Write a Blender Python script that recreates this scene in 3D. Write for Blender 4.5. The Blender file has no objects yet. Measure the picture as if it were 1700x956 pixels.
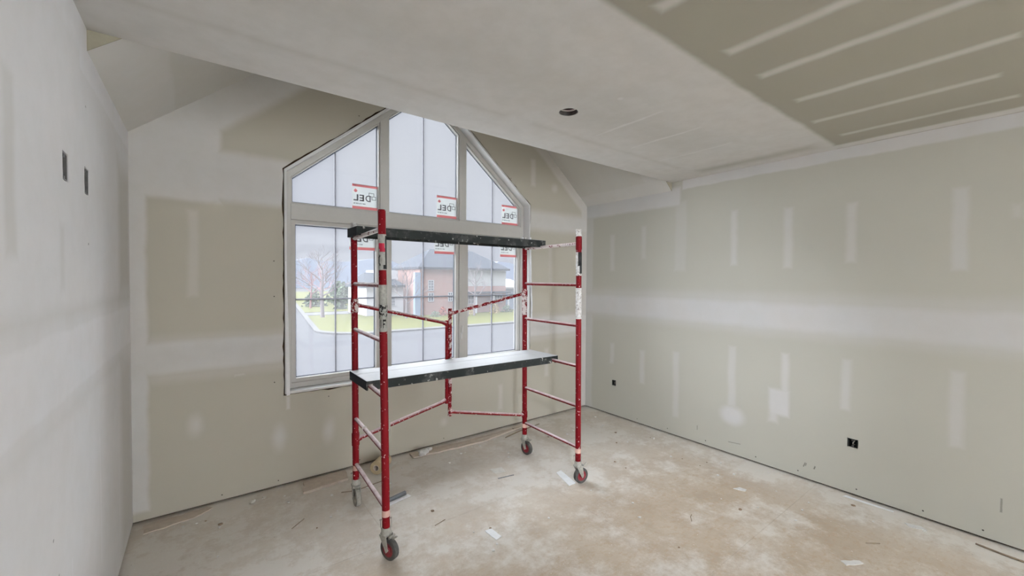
import bpy, bmesh, math, random
from mathutils import Vector, Matrix
from mathutils.geometry import tessellate_polygon
random.seed(7)
SC = bpy.context.scene
COL = SC.collection

# ------------------------------------------------------------------ camera
CAM_H = 1.49828
cd = bpy.data.cameras.new('camera'); cam = bpy.data.objects.new('camera', cd); COL.objects.link(cam)
cd.sensor_fit = 'HORIZONTAL'; cd.sensor_width = 36.0; cd.lens = 36.0 * 681.0898 / 1700
cd.clip_start = 0.02; cd.clip_end = 600
F_ = Vector((0.603752, 0.796913, -0.020305)); R_ = Vector((0.797135, -0.603775, 0.005673)); U_ = Vector((0.007739, 0.019611, 0.999778))
m = Matrix((R_, U_, -F_)).transposed().to_4x4(); m.translation = Vector((0, 0, CAM_H))
cam.matrix_world = m
SC.camera = cam

# ------------------------------------------------------------------ world, sun, exposure
SKY_STRENGTH = 0.375
world = bpy.data.worlds.new('overcast_sky'); SC.world = world; world.use_nodes = True
wn = world.node_tree.nodes; wl = world.node_tree.links
bg = wn['Background']; bg.inputs[1].default_value = SKY_STRENGTH
tc = wn.new('ShaderNodeTexCoord'); wnz = wn.new('ShaderNodeTexNoise'); wnz.inputs['Scale'].default_value = 2.2; wnz.inputs['Detail'].default_value = 3
wl.new(tc.outputs['Generated'], wnz.inputs['Vector'])
wr = wn.new('ShaderNodeValToRGB'); wl.new(wnz.outputs['Fac'], wr.inputs[0])
wr.color_ramp.elements[0].position = .35; wr.color_ramp.elements[0].color = (.90, .94, 1.10, 1)
wr.color_ramp.elements[1].position = .65; wr.color_ramp.elements[1].color = (1.0, 1.03, 1.10, 1)
wl.new(wr.outputs[0], bg.inputs[0])
sd = bpy.data.lights.new('overcast_daylight', 'SUN'); sun = bpy.data.objects.new('overcast_daylight', sd); COL.objects.link(sun)
sd.energy = 33.0; sd.angle = math.radians(168); sd.color = (0.95, 0.99, 1.05)
SUN_DIR = Vector((0.30, -0.70, -0.62))            # the way the light travels: in through the front window, from the right
sun.rotation_euler = SUN_DIR.to_track_quat('-Z', 'Y').to_euler(); sun.location = (4, 12, 9)
SC.view_settings.view_transform = 'Standard'; SC.view_settings.look = 'None'
SC.view_settings.gamma = 1.0; SC.view_settings.use_curve_mapping = False
SC.view_settings.exposure = 0.0
SC.cycles.sample_clamp_indirect = 4.0; SC.cycles.diffuse_bounces = 8; SC.cycles.max_bounces = 14; SC.cycles.transparent_max_bounces = 16

# ------------------------------------------------------------------ room numbers (metres)
XL, XR, D = -0.3398, 3.6189, 3.3269
HC, HS, YE = 2.44, 2.360, 2.2408
YB = -4.6
XM = (XL + XR) / 2; SL = 0.83; APEX = HS + SL * (XM - XL)

# ------------------------------------------------------------------ helpers: meshes
class MB:
    def __init__(s): s.v = []; s.f = []
    def add(s, vs, fs):
        b = len(s.v); s.v += [tuple(p) for p in vs]; s.f += [tuple(i + b for i in f) for f in fs]; return s
    def box(s, x0, y0, z0, x1, y1, z1, mat=None):
        vs = [Vector((x, y, z)) for z in (z0, z1) for y in (y0, y1) for x in (x0, x1)]
        if mat is not None: vs = [mat @ p for p in vs]
        return s.add(vs, [(0, 2, 3, 1), (4, 5, 7, 6), (0, 1, 5, 4), (2, 6, 7, 3), (0, 4, 6, 2), (1, 3, 7, 5)])
    def prism(s, poly, to3, w0, w1, holes=()):
        loops = [list(poly)] + [list(h) for h in holes]
        flat = [p for l in loops for p in l]; n = len(flat)
        tris = tessellate_polygon([[Vector((p[0], p[1], 0)) for p in l] for l in loops])
        vs = [to3(p[0], p[1], w0) for p in flat] + [to3(p[0], p[1], w1) for p in flat]
        fs = [t for t in tris] + [(t[2] + n, t[1] + n, t[0] + n) for t in tris]
        o = 0
        for l in loops:
            k = len(l)
            for i in range(k):
                a, b = o + i, o + (i + 1) % k; fs.append((a, b, b + n, a + n))
            o += k
        return s.add(vs, fs)
    def tube(s, pts, r, n=12, cap=True, closed=False):
        pts = [Vector(p) for p in pts]; k = len(pts)
        rs = r if isinstance(r, (list, tuple)) else [r] * k
        d0 = (pts[1] - pts[0]).normalized(); ref = Vector((0, 0, 1)) if abs(d0.z) < .9 else Vector((1, 0, 0))
        a = d0.cross(ref).normalized(); vs = []
        for i, p in enumerate(pts):
            if closed: d = pts[(i + 1) % k] - pts[i - 1]
            else: d = pts[min(i + 1, k - 1)] - pts[max(i - 1, 0)]
            d.normalize(); a = (a - d * a.dot(d)).normalized(); b = d.cross(a)
            for j in range(n):
                t = 2 * math.pi * j / n; vs.append(p + (a * math.cos(t) + b * math.sin(t)) * rs[i])
        fs = []
        for i in range(k if closed else k - 1):
            i2 = (i + 1) % k
            for j in range(n):
                j2 = (j + 1) % n; fs.append((i * n + j, i * n + j2, i2 * n + j2, i2 * n + j))
        if cap and not closed:
            fs.append(tuple(range(n - 1, -1, -1))); fs.append(tuple((k - 1) * n + j for j in range(n)))
        return s.add(vs, fs)
    def lathe(s, prof, mat, n=28, arc=None):
        """prof: (radius, height) along local z of mat; arc = (a0, a1) for a part turn"""
        k = len(prof); vs = []; m_ = n + (1 if arc else 0)
        for (r, h) in prof:
            for j in range(m_):
                t = 2 * math.pi * j / n if not arc else arc[0] + (arc[1] - arc[0]) * j / n
                vs.append(mat @ Vector((r * math.cos(t), r * math.sin(t), h)))
        fs = []
        for i in range(k - 1):
            for j in range(n):
                j2 = (j + 1) % m_ if not arc else j + 1
                fs.append((i * m_ + j, i * m_ + j2, (i + 1) * m_ + j2, (i + 1) * m_ + j))
        return s.add(vs, fs)
    def build(s, name, mat, parent=None, smooth=False, kind=None, recalc=True, bevel=0):
        me = bpy.data.meshes.new(name)
        me.from_pydata([tuple(p) for p in s.v], [], s.f)
        bm = bmesh.new(); bm.from_mesh(me)
        if recalc: bmesh.ops.recalc_face_normals(bm, faces=bm.faces)
        if bevel:
            ed = [e for e in bm.edges if len(e.link_faces) == 2 and e.calc_face_angle(0) > .6]
            bmesh.ops.bevel(bm, geom=ed, offset=bevel, segments=1, affect='EDGES')
        bm.to_mesh(me); bm.free()
        if smooth:
            me.polygons.foreach_set('use_smooth', [True] * len(me.polygons))
            try: me.set_sharp_from_angle(angle=math.radians(40))
            except Exception: pass
        me.materials.append(mat)
        o = bpy.data.objects.new(name, me); COL.objects.link(o)
        if parent is not None:
            o.parent = parent; o.matrix_parent_inverse = (parent_world(parent)).inverted()
        if kind: o['kind'] = kind
        return o
def parent_world(p):
    mw = p.matrix_basis.copy()
    q = p
    while q.parent is not None:
        mw = q.parent.matrix_basis @ q.matrix_parent_inverse @ mw if False else mw
        q = q.parent
    # every mesh here keeps its vertices in world space and sits at the origin, only thing roots carry a location
    return p.matrix_basis.copy() if p.parent is None else Matrix.Identity(4)
def empty(name, loc, label=None, cat=None, group=None, kind=None):
    o = bpy.data.objects.new(name, None); COL.objects.link(o); o.location = loc; o.empty_display_size = .1
    o.matrix_basis = Matrix.Translation(loc)
    return tag(o, label, cat, group, kind)
def tag(o, label=None, cat=None, group=None, kind=None):
    if label: o['label'] = label
    if cat: o['category'] = cat
    if group: o['group'] = group
    if kind: o['kind'] = kind
    return o
def copy_tree(o, delta, parent=None):
    c = o.copy(); COL.objects.link(c)
    if parent is None: c.location = o.location + Vector(delta)
    else: c.parent = parent; c.matrix_parent_inverse = o.matrix_parent_inverse.copy()
    for ch in list(o.children):
        if ch.name != c.name: copy_tree(ch, delta, c)
    return c
def frame_mat(origin, axis, up=(0, 0, 1)):
    z = Vector(axis).normalized(); x = Vector(up).cross(z)
    if x.length < 1e-4: x = Vector((1, 0, 0))
    x.normalize(); y = z.cross(x)
    M = Matrix((x, y, z)).transposed().to_4x4(); M.translation = Vector(origin); return M
def inset(poly, d):
    n = len(poly); out = []
    for i in range(n):
        p0, p1, p2 = Vector(poly[i - 1]), Vector(poly[i]), Vector(poly[(i + 1) % n])
        a = (p1 - p0).normalized(); b = (p2 - p1).normalized()
        na = Vector((-a.y, a.x)); nb = Vector((-b.y, b.x))
        k = (na + nb) / (1 + na.dot(nb)); out.append(tuple(p1 + k * d))
    return out
def rough(poly, step, amp, seed=0):
    rnd = random.Random(seed); out = []
    for i, p in enumerate(poly):
        q = poly[(i + 1) % len(poly)]; p_, q_ = Vector(p), Vector(q); n = max(1, int((q_ - p_).length / step))
        t = (q_ - p_).normalized(); nn = Vector((-t.y, t.x))
        for k in range(n):
            out.append(tuple(p_.lerp(q_, k / n) + nn * rnd.uniform(-amp, amp) * (k > 0)))
    return out
XZ = lambda u, v, w: Vector((u, w, v))
YZ = lambda u, v, w: Vector((w, u, v))
XY = lambda u, v, w: Vector((u, v, w))

# ------------------------------------------------------------------ helpers: materials
class NM:
    def __init__(s, name):
        s.m = bpy.data.materials.new(name); s.m.use_nodes = True
        s.t = s.m.node_tree; s.n = s.t.nodes; s.l = s.t.links
        s.b = s.n['Principled BSDF']; s.b.inputs['Roughness'].default_value = .7; s.b.inputs['Specular IOR Level'].default_value = .25
    def N(s, typ, **kw):
        nd = s.n.new(typ)
        for k, v in kw.items(): setattr(nd, k, v)
        return nd
    def put(s, sock, val):
        if hasattr(val, 'is_output') or isinstance(val, bpy.types.NodeSocket): s.l.new(val, sock)
        else: sock.default_value = val
    def math(s, op, a, b=None, c=None, clamp=False):
        nd = s.N('ShaderNodeMath', operation=op, use_clamp=clamp); s.put(nd.inputs[0], a)
        if b is not None: s.put(nd.inputs[1], b)
        if c is not None: s.put(nd.inputs[2], c)
        return nd.outputs[0]
    def vmath(s, op, a, b=None):
        nd = s.N('ShaderNodeVectorMath', operation=op); s.put(nd.inputs[0], a)
        if b is not None: s.put(nd.inputs[1], b)
        return nd.outputs['Value'] if op in ('DOT_PRODUCT', 'LENGTH') else nd.outputs[0]
    def noise(s, scale, detail=3, rough=.55, vec=None, out='Fac', stretch=None):
        nd = s.N('ShaderNodeTexNoise'); nd.inputs['Scale'].default_value = scale; nd.inputs['Detail'].default_value = detail; nd.inputs['Roughness'].default_value = rough
        v = vec if vec is not None else s.pos()
        if stretch: v = s.vmath('MULTIPLY', v, stretch)
        s.l.new(v, nd.inputs['Vector']); return nd.outputs[out]
    def pos(s):
        if not hasattr(s, '_p'): s._p = s.N('ShaderNodeNewGeometry').outputs['Position']
        return s._p
    def obj(s):
        if not hasattr(s, '_o'): s._o = s.N('ShaderNodeTexCoord').outputs['Object']
        return s._o
    def ramp(s, fac, lo, hi):
        nd = s.N('ShaderNodeMapRange', interpolation_type='SMOOTHSTEP'); s.put(nd.inputs[0], fac); nd.inputs[1].default_value = lo; nd.inputs[2].default_value = hi
        return nd.outputs[0]
    def mix(s, fac, a, b):
        nd = s.N('ShaderNodeMix', data_type='RGBA'); s.put(nd.inputs[0], fac)
        s.put(nd.inputs[6], a if not isinstance(a, tuple) else (*a, 1)); s.put(nd.inputs[7], b if not isinstance(b, tuple) else (*b, 1))
        return nd.outputs[2]
    def color(s, c): s.put(s.b.inputs['Base Color'], (*c, 1) if isinstance(c, tuple) else c); return s
    def bump(s, h, strength=.2, dist=.002):
        nd = s.N('ShaderNodeBump'); nd.inputs['Strength'].default_value = strength; nd.inputs['Distance'].default_value = dist
        s.l.new(h, nd.inputs['Height']); s.l.new(nd.outputs[0], s.b.inputs['Normal'])

def plain(name, c, rough=.6, spec=.3, metal=0, var=.06, scale=30):
    k = NM(name); k.b.inputs['Roughness'].default_value = rough; k.b.inputs['Specular IOR Level'].default_value = spec; k.b.inputs['Metallic'].default_value = metal
    f = k.noise(scale, 3)
    k.color(k.mix(f, tuple(x * (1 - var * 2) for x in c), tuple(min(1, x * (1 + var * 2)) for x in c)))
    return k.m

PAPER = (.470, .462, .405)
MUD = (.605, .595, .575)
PAPERS = {}
def drywall(name, plane, strokes, base=0.0, marks=(), paper=PAPER, mud=MUD):
    """bare gypsum paper with joint compound where the tapers left it. strokes: (op, cu, cv, hu, hv, soft, strength, angle)"""
    k = NM(name); k.b.inputs['Roughness'].default_value = .82; k.b.inputs['Specular IOR Level'].default_value = .2
    sep = k.N('ShaderNodeSeparateXYZ'); k.l.new(k.pos(), sep.inputs[0]); o = sep.outputs
    u, v = {'YZ': (o[1], o[2]), 'XZ': (o[0], o[2]), 'XY': (o[0], o[1])}[plane]
    cmb = k.N('ShaderNodeCombineXYZ'); k.l.new(u, cmb.inputs[0]); k.l.new(v, cmb.inputs[1]); p0 = cmb.outputs[0]
    n1 = k.noise(4.0, 3, .6, out='Color'); n1 = k.vmath('SUBTRACT', n1, (.5, .5, .5)); n1 = k.vmath('MULTIPLY', n1, (.035, .035, 0))
    n2 = k.noise(45.0, 2, .6, out='Color'); n2 = k.vmath('SUBTRACT', n2, (.5, .5, .5)); n2 = k.vmath('MULTIPLY', n2, (.004, .004, 0))
    p = k.vmath('ADD', k.vmath('ADD', p0, n1), n2)
    acc = None
    def mask(pp, st):
        op, cu, cv, hu, hv, soft, strength, ang = (list(st) + [0] * 8)[:8]
        d = k.vmath('SUBTRACT', pp, (cu, cv, 0))
        if ang:
            e1 = (math.cos(ang), math.sin(ang), 0); e2 = (-math.sin(ang), math.cos(ang), 0)
            du = k.math('ABSOLUTE', k.vmath('DOT_PRODUCT', d, e1)); dv = k.math('ABSOLUTE', k.vmath('DOT_PRODUCT', d, e2))
            dd = k.math('MAXIMUM', k.math('SUBTRACT', du, hu), k.math('SUBTRACT', dv, hv))
        elif op in ('ell', 'subell'):
            q = k.vmath('DIVIDE', d, (hu, hv, 1)); ln = k.vmath('LENGTH', q)
            dd = k.math('MULTIPLY', k.math('SUBTRACT', ln, 1.0), min(hu, hv))
        else:
            q = k.vmath('SUBTRACT', k.vmath('ABSOLUTE', d), (hu, hv, 0)); sp = k.N('ShaderNodeSeparateXYZ'); k.l.new(q, sp.inputs[0])
            dd = k.math('MAXIMUM', sp.outputs[0], sp.outputs[1])
        nd = k.N('ShaderNodeMapRange', interpolation_type='SMOOTHSTEP'); k.l.new(dd, nd.inputs[0])
        soft = soft * 1.7 if soft > .004 else soft
        nd.inputs[1].default_value = -soft; nd.inputs[2].default_value = soft; nd.inputs[3].default_value = strength; nd.inputs[4].default_value = 0
        return nd.outputs[0]
    acc = k.math('ADD', base, 0.0)
    for st in strokes:
        mk = mask(p, st)
        if st[0] in ('add', 'ell'): acc = k.math('MAXIMUM', acc, mk)
        else: acc = k.math('MULTIPLY', acc, k.math('SUBTRACT', 1.0, mk))
    wob = k.ramp(k.noise(9, 4, .6), .25, .75)
    acc = k.math('MULTIPLY', acc, k.math('MULTIPLY_ADD', wob, .16, .88), clamp=True)
    big = k.noise(1.3, 2)
    pc = k.mix(big, tuple(c * .93 for c in paper), tuple(c * 1.06 for c in paper))
    mc = k.mix(k.noise(2.6, 3), (mud[0] * 1.02, mud[1] * .985, mud[2] * .965), (mud[0] * .97, mud[1] * 1.0, mud[2] * 1.03))
    col = k.mix(acc, pc, mc)
    for mk in marks:                                # dark scuffs and driven screw heads
        col = k.mix(mask(k.vmath('ADD', p0, n2), mk), col, (.06, .055, .045))
    k.color(col); k.bump(k.noise(160, 3), .10, .001)
    return k.m

# ---- strokes measured on each surface
def vstroke(u, v0, v1, w, soft=.012, s=.75): return ('add', u, (v0 + v1) / 2, w / 2, abs(v1 - v0) / 2, soft, s)
right = [('add', 1.0, 1.225, 3.2, .115, .03, 1.0), ('add', 1.0, 1.235, 3.2, .165, .03, .45),
         ('add', .2, 2.45, 1.93, .092, .006, 1.0), ('add', 2.95, 2.30, .80, .085, .012, 1.0), ('add', 3.29, 1.2, .065, 1.4, .012, .6)]
for (u, v0, v1, w, s) in [(2.944, 1.997, 1.60, .055, .5), (2.543, 2.056, 1.717, .05, .45), (2.14, 2.25, 1.588, .11, .35), (1.648, 2.094, 1.633, .048, .6), (1.244, 2.064, 1.60, .056, .6),
                          (.857, 2.041, 1.634, .052, .6), (.343, 2.057, 1.565, .066, .65), (.127, 1.93, 1.86, .03, .4), (2.937, .80, .58, .05, .6), (2.546, .774, .438, .055, .6),
                          (2.168, .81, .191, .06, .5), (1.65, .937, .42, .062, .6), (1.247, .93, .63, .048, .75), (.868, .948, .595, .05, .6), (.336, .956, .506, .058, .6)]:
    right.append(vstroke(u, v0, v1, w, .012, s))
right += [('ell', 1.645, .345, .095, .075, .02, .95), ('add', 1.29, .545, .070, .10, .012, .95), ('add', 1.33, .43, .03, .05, .015, .8)]
right_marks = [('ell', 2.6, .052, .004, .004, .001, 1.0)] + [('ell', y, .055, .0045, .0045, .001, 1.0) for y in (2.25, 1.87, 1.45, 1.15, .80, .47, .22)]
right_marks += [('add', 1.11, .115, .003, .018, .002, .7, .3), ('add', 1.10, .12, .003, .012, .002, .6, .3), ('add', 1.045, .115, .004, .012, .002, .7, .3), ('add', 1.62, .115, .05, .003, .003, .5, -.1), ('add', 1.95, .15, .003, .02, .002, .5), ('add', .155, .23, .004, .04, .003, .5)]
front = [('add', -.31, 1.4, .045, 1.33, .010, .95), ('add', 1.0, 1.0, 3.0, .105, .02, .9), ('add', 1.0, .99, 3.0, .145, .02, .35),
         ('add', .0, 2.17, .60, .165, .02, .9), ('add', -.2, 2.35, .31, .36, .014, .92), ('add', 3.2, 2.13, .50, .10, .03, .75),
         ('add', 3.585, 1.3, .055, 1.3, .01, .6)]
aL = math.atan(SL)
front += [('add', .35, 2.36 + SL * (.35 - XL) - .10, .95, .13, .02, .9, aL), ('add', 2.93, 2.36 + SL * (XR - 2.93) - .04, .95, .08, .015, .55, -aL)]
front += [vstroke(-.04, 1.93, 1.38, .05, .012, .35), vstroke(2.79, 2.76, 2.48, .06, .012, .5), vstroke(3.05, 1.85, 1.45, .05, .015, .35), vstroke(3.0, .75, .45, .05, .015, .45), vstroke(2.38, .44, .2, .045, .015, .45),
          ('ell', -.04, .545, .035, .06, .02, .6), ('add', .49, .60, .012, .045, .006, .7), ('ell', .435, .36, .036, .075, .02, .6), ('ell', .77, .34, .035, .075, .02, .65), ('add', .2, .845, .03, .008, .006, .5), ('ell', 1.75, .2, .03, .03, .02, .4), ('ell', 3.1, 2.5, .04, .04, .02, .5)]
front_marks = [('ell', x, z, .004, .004, .001, 1.0) for x, z in ((.41, 1.62), (.41, 1.37), (.41, .76), (.77, .60), (.43, .05), (1.0, .05), (1.75, .05), (.1, .05), (1.0, 2.78), (2.5, 2.52))]
left = [('sub', 3.13, 1.75, .19, .34, .06, .8), ('sub', 3.13, .55, .19, .5, .06, .6), ('add', 2.0, 1.225, 2.2, .125, .02, 1.0), ('add', 1.5, 2.40, 2.0, .15, .06, .97), ('add', 2.9, 2.33, .8, .10, .02, 1.0)]
left += [('sub', 1.413, 1.75, .035, .21, .012, .45), ('sub', 1.845, 1.56, .022, .10, .012, .3), ('sub', 2.0, 1.385, 2.0, .02, .02, .35), ('sub', 2.0, 1.07, 1.05, .02, .02, .22),
         vstroke(2.38, .85, .3, .035, .01, 1.0), vstroke(2.85, .9, .2, .03, .01, 1.0), vstroke(1.9, .6, .1, .03, .01, 1.0)]
left_marks = [('ell', 2.199, 2.136, .007, .004, .002, .5), ('ell', 2.215, 1.624, .005, .005, .001, .9), ('ell', 1.7, .75, .006, .005, .002, .5), ('ell', 1.75, .62, .006, .005, .002, .4)]
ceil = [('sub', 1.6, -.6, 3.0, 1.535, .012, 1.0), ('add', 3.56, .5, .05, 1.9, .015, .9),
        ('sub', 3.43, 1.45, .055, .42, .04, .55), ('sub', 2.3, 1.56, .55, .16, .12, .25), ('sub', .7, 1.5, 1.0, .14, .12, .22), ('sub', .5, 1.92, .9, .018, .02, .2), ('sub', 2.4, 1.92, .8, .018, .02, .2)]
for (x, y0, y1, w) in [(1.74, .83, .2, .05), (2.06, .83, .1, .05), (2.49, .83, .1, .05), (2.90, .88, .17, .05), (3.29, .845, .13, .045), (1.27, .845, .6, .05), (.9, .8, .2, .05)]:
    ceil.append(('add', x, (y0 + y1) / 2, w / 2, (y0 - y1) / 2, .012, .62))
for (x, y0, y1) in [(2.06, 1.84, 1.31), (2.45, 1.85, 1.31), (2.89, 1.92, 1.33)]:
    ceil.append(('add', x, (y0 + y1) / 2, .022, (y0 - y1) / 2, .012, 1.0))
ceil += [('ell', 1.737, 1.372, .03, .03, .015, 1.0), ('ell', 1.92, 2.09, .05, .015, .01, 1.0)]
slope = [('add', XL, YE, .24, 3, .015, .85), ('add', XR, YE, .13, 3, .015, .8), ('add', 1.6, D, 3, .07, .02, .6), ('add', 1.6, YE + .13, 3, .10, .02, .75), ('ell', .0, 2.75, .3, .3, .2, .5)]
M_RIGHT = drywall('drywall_right', 'YZ', right, marks=right_marks, mud=(.575, .570, .555))
M_FRONT = drywall('drywall_front', 'XZ', front, marks=front_marks, paper=(.435, .408, .340))
M_LEFT = drywall('drywall_left', 'YZ', left, base=.80, marks=left_marks, mud=(.72, .715, .725), paper=(.50, .485, .45))
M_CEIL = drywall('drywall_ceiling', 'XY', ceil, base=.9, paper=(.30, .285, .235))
M_SLOPE = drywall('drywall_vault', 'XY', slope, base=.55)
M_BARE_SHADE = plain('bare_board_shade', (.27, .25, .19), .9, .1)
M_BACK = drywall('drywall_back', 'XZ', [('add', 1.5, 1.22, 3, .12, .02, .9)], base=.9)

# ------------------------------------------------------------------ other materials
def floor_material():
    k = NM('dusty_subfloor'); k.b.inputs['Roughness'].default_value = .85; k.b.inputs['Specular IOR Level'].default_value = .15
    base = k.mix(k.ramp(k.noise(3.2, 4, .6), .3, .7), (.44, .36, .275), (.53, .455, .365))
    strand = k.noise(22, 4, .65, stretch=(1, 1.7, 1)); base = k.mix(k.math('MULTIPLY', k.ramp(strand, .48, .66), .45), base, (.45, .325, .21))
    strand2 = k.noise(30, 3, .6, stretch=(1.8, .7, 1)); base = k.mix(k.math('MULTIPLY', k.ramp(strand2, .55, .72), .25), base, (.64, .55, .44))
    sep = k.N('ShaderNodeSeparateXYZ'); k.l.new(k.pos(), sep.inputs[0])
    edge = k.ramp(sep.outputs[0], 3.0, 3.6)                      # plaster dust swept up against the right wall and under the window
    edge2 = k.math('MULTIPLY', k.ramp(sep.outputs[1], 1.5, 2.6), 1.0)
    edge = k.math('MULTIPLY', k.math('MAXIMUM', edge, edge2), .75)
    dust = k.math('ADD', k.ramp(k.noise(2.4, 9, .74), .45, .66), edge)
    dust = k.math('MULTIPLY', dust, k.math('MULTIPLY_ADD', k.noise(20, 6, .75), 1.1, .32), clamp=True)
    col = k.mix(k.math('MULTIPLY', dust, .66), base, (.80, .785, .745))
    vor = k.N('ShaderNodeTexVoronoi'); vor.inputs['Scale'].default_value = 26; vor.inputs['Randomness'].default_value = 1; k.l.new(k.pos(), vor.inputs['Vector'])
    rnd = k.math('GREATER_THAN', k.noise(5.5, 2), .52)
    spk = k.math('MULTIPLY', k.math('SUBTRACT', 1.0, k.ramp(vor.outputs['Distance'], .04, .11)), rnd)
    col = k.mix(k.math('MULTIPLY', spk, .55), col, (.80, .79, .77))
    vor2 = k.N('ShaderNodeTexVoronoi'); vor2.inputs['Scale'].default_value = 17; k.l.new(k.vmath('ADD', k.pos(), (3.1, 7.7, 0)), vor2.inputs['Vector'])
    spk2 = k.math('MULTIPLY', k.math('SUBTRACT', 1.0, k.ramp(vor2.outputs['Distance'], .02, .075)), k.math('GREATER_THAN', k.noise(4.1, 2), .55))
    col = k.mix(k.math('MULTIPLY', spk2, .5), col, (.16, .11, .07))
    k.color(col); k.bump(k.math('ADD', k.noise(60, 4, .6), k.math('MULTIPLY', strand, .5)), .28, .003)
    return k.m
M_FLOOR = floor_material()
M_DARK = plain('dark_gap', (.035, .028, .02), .9, .1)
M_PLATE_SHADE = plain('shaded_lumber_plate', (.06, .035, .02), .9, .1)  # lumber coloured darker to carry the shade of the gaps
M_VINYL = plain('window_vinyl', (.53, .52, .49), .45, .35, var=.02)
M_JAMB = plain('primed_jamb', (.68, .68, .67), .5, .3, var=.02)
M_SPACER = plain('dark_glazing_spacer', (.035, .045, .07), .5, .3)
M_MUNTIN = plain('pale_grille_bar', (.06, .06, .075), .5, .3)
M_BLACK = plain('black_plastic', (.012, .013, .016), .85, .08)
M_BOX = plain('electrical_box_plastic', (.020, .022, .02), .55, .3)
M_STEELBOX = plain('galvanised_steel', (.10, .095, .09), .45, .5, .6, var=.25, scale=60)
M_WIRE = plain('pale_cable_sheath', (.55, .52, .46), .6, .3)
M_PAPERTAPE = plain('white_paper_tape', (.86, .87, .88), .8, .15)
M_SCRAP = plain('gypsum_scrap', (.68, .66, .61), .85, .1, var=.1)
M_KRAFT = plain('kraft_paper', (.50, .43, .36), .85, .1, var=.1)
M_TAN = plain('tan_tape_roll', (.40, .32, .20), .7, .2, var=.1)
M_BEAD = plain('grey_metal_bead', (.17, .18, .19), .4, .5, .5)
M_TWIG = plain('dark_splinter', (.22, .17, .12), .9, .1)
M_CHIP = plain('plaster_chip', (.72, .71, .69), .85, .1, var=.08)
M_CHIPB = plain('wood_crumb', (.26, .19, .13), .9, .1, var=.1)
def paint_material(name, red=(.112, .004, .0065), splat=.5, dust=.0, chip=.4, white=(.62, .57, .55)):
    k = NM(name); k.b.inputs['Roughness'].default_value = .5; k.b.inputs['Specular IOR Level'].default_value = .07
    base = k.mix(k.noise(7, 3), red, tuple(c * 1.35 for c in red))
    a = k.ramp(k.noise(75, 2, .5), .74 - .16 * splat, .78 - .16 * splat)
    b = k.ramp(k.noise(23, 5, .7), .80 - .22 * chip, .83 - .22 * chip)
    col = k.mix(k.math('MULTIPLY', k.math('MAXIMUM', a, b), .9), base, white)
    c_ = k.math('MULTIPLY', k.ramp(k.noise(33, 4, .7), .66, .70), .8 * chip); col = k.mix(c_, col, (.06, .045, .04))
    if dust:
        g = k.N('ShaderNodeNewGeometry'); sp = k.N('ShaderNodeSeparateXYZ'); k.l.new(g.outputs['Normal'], sp.inputs[0])
        up = k.ramp(sp.outputs[2], -.05, .75); up = k.math('MULTIPLY', up, k.math('MULTIPLY_ADD', k.ramp(k.noise(14, 4, .6), .3, .7), .35, .65 * dust), clamp=True)
        col = k.mix(up, col, (.66, .56, .56))
    k.color(col); k.bump(k.math('MAXIMUM', a, b), .4, .001)
    return k.m
M_POST = paint_material('red_post_paint', splat=.42, chip=.12)
M_RUNG = paint_material('red_rung_paint', splat=.5, chip=.35, dust=1.0)
M_RUNGW = paint_material('plaster_caked_rung', splat=1.6, chip=1.6, dust=1.0)
M_BRACE = paint_material('red_brace_paint', splat=.7, chip=.75, dust=.8)
M_WORN = paint_material('worn_red_paint', splat=.8, chip=1.35)
def platform_rail():
    k = NM('black_platform_rail'); k.b.inputs['Roughness'].default_value = .75; k.b.inputs['Specular IOR Level'].default_value = .1
    a = k.ramp(k.noise(9, 5, .7), .50, .64); b = k.ramp(k.noise(40, 3, .6), .58, .66)
    col = k.mix(k.math('MULTIPLY', k.math('MULTIPLY', a, .55), k.math('MULTIPLY_ADD', b, .85, .15)), (.020, .023, .022), (.42, .42, .40))
    col = k.mix(k.math('MULTIPLY', k.ramp(k.noise(26, 3), .66, .70), .7), col, (.55, .54, .51))
    k.color(col); return k.m
M_RAIL = platform_rail()
M_DECK = plain('plaster_dusted_deck', (.47, .48, .485), .6, .3, var=.04, scale=12)
M_CASTER = plain('grey_plaster_caked_zinc', (.36, .35, .31), .6, .35, .25, var=.22, scale=70)
M_TYRE = plain('grey_black_tyre', (.065, .063, .058), .7, .2, var=.3, scale=60)
M_TYREG = plain('dusty_grey_tyre', (.30, .285, .25), .8, .2, var=.2, scale=60)
M_HUB = plain('red_wheel_disc', (.17, .012, .018), .5, .3, var=.25, scale=50)
M_PINK = plain('pink_decal_band', (.62, .40, .34), .6, .2, var=.15, scale=60)
M_GREYLABEL = plain('worn_grey_decal', (.36, .36, .33), .6, .2, var=.3, scale=60)
def cake():
    k = NM('white_plaster_cake'); k.b.inputs['Roughness'].default_value = .85
    c = k.mix(k.ramp(k.noise(40, 4, .65), .35, .65), (.50, .48, .45), (.66, .66, .65))
    c = k.mix(k.math('MULTIPLY', k.ramp(k.noise(58, 4, .7), .56, .61), .85), c, (.10, .07, .06))
    k.color(c); return k.m
M_WHITECAKE = cake()
M_INK = plain('black_print', (.02, .02, .02), .7, .1)
M_REDINK = plain('dark_red_print', (.30, .01, .03), .6, .2)
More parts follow.
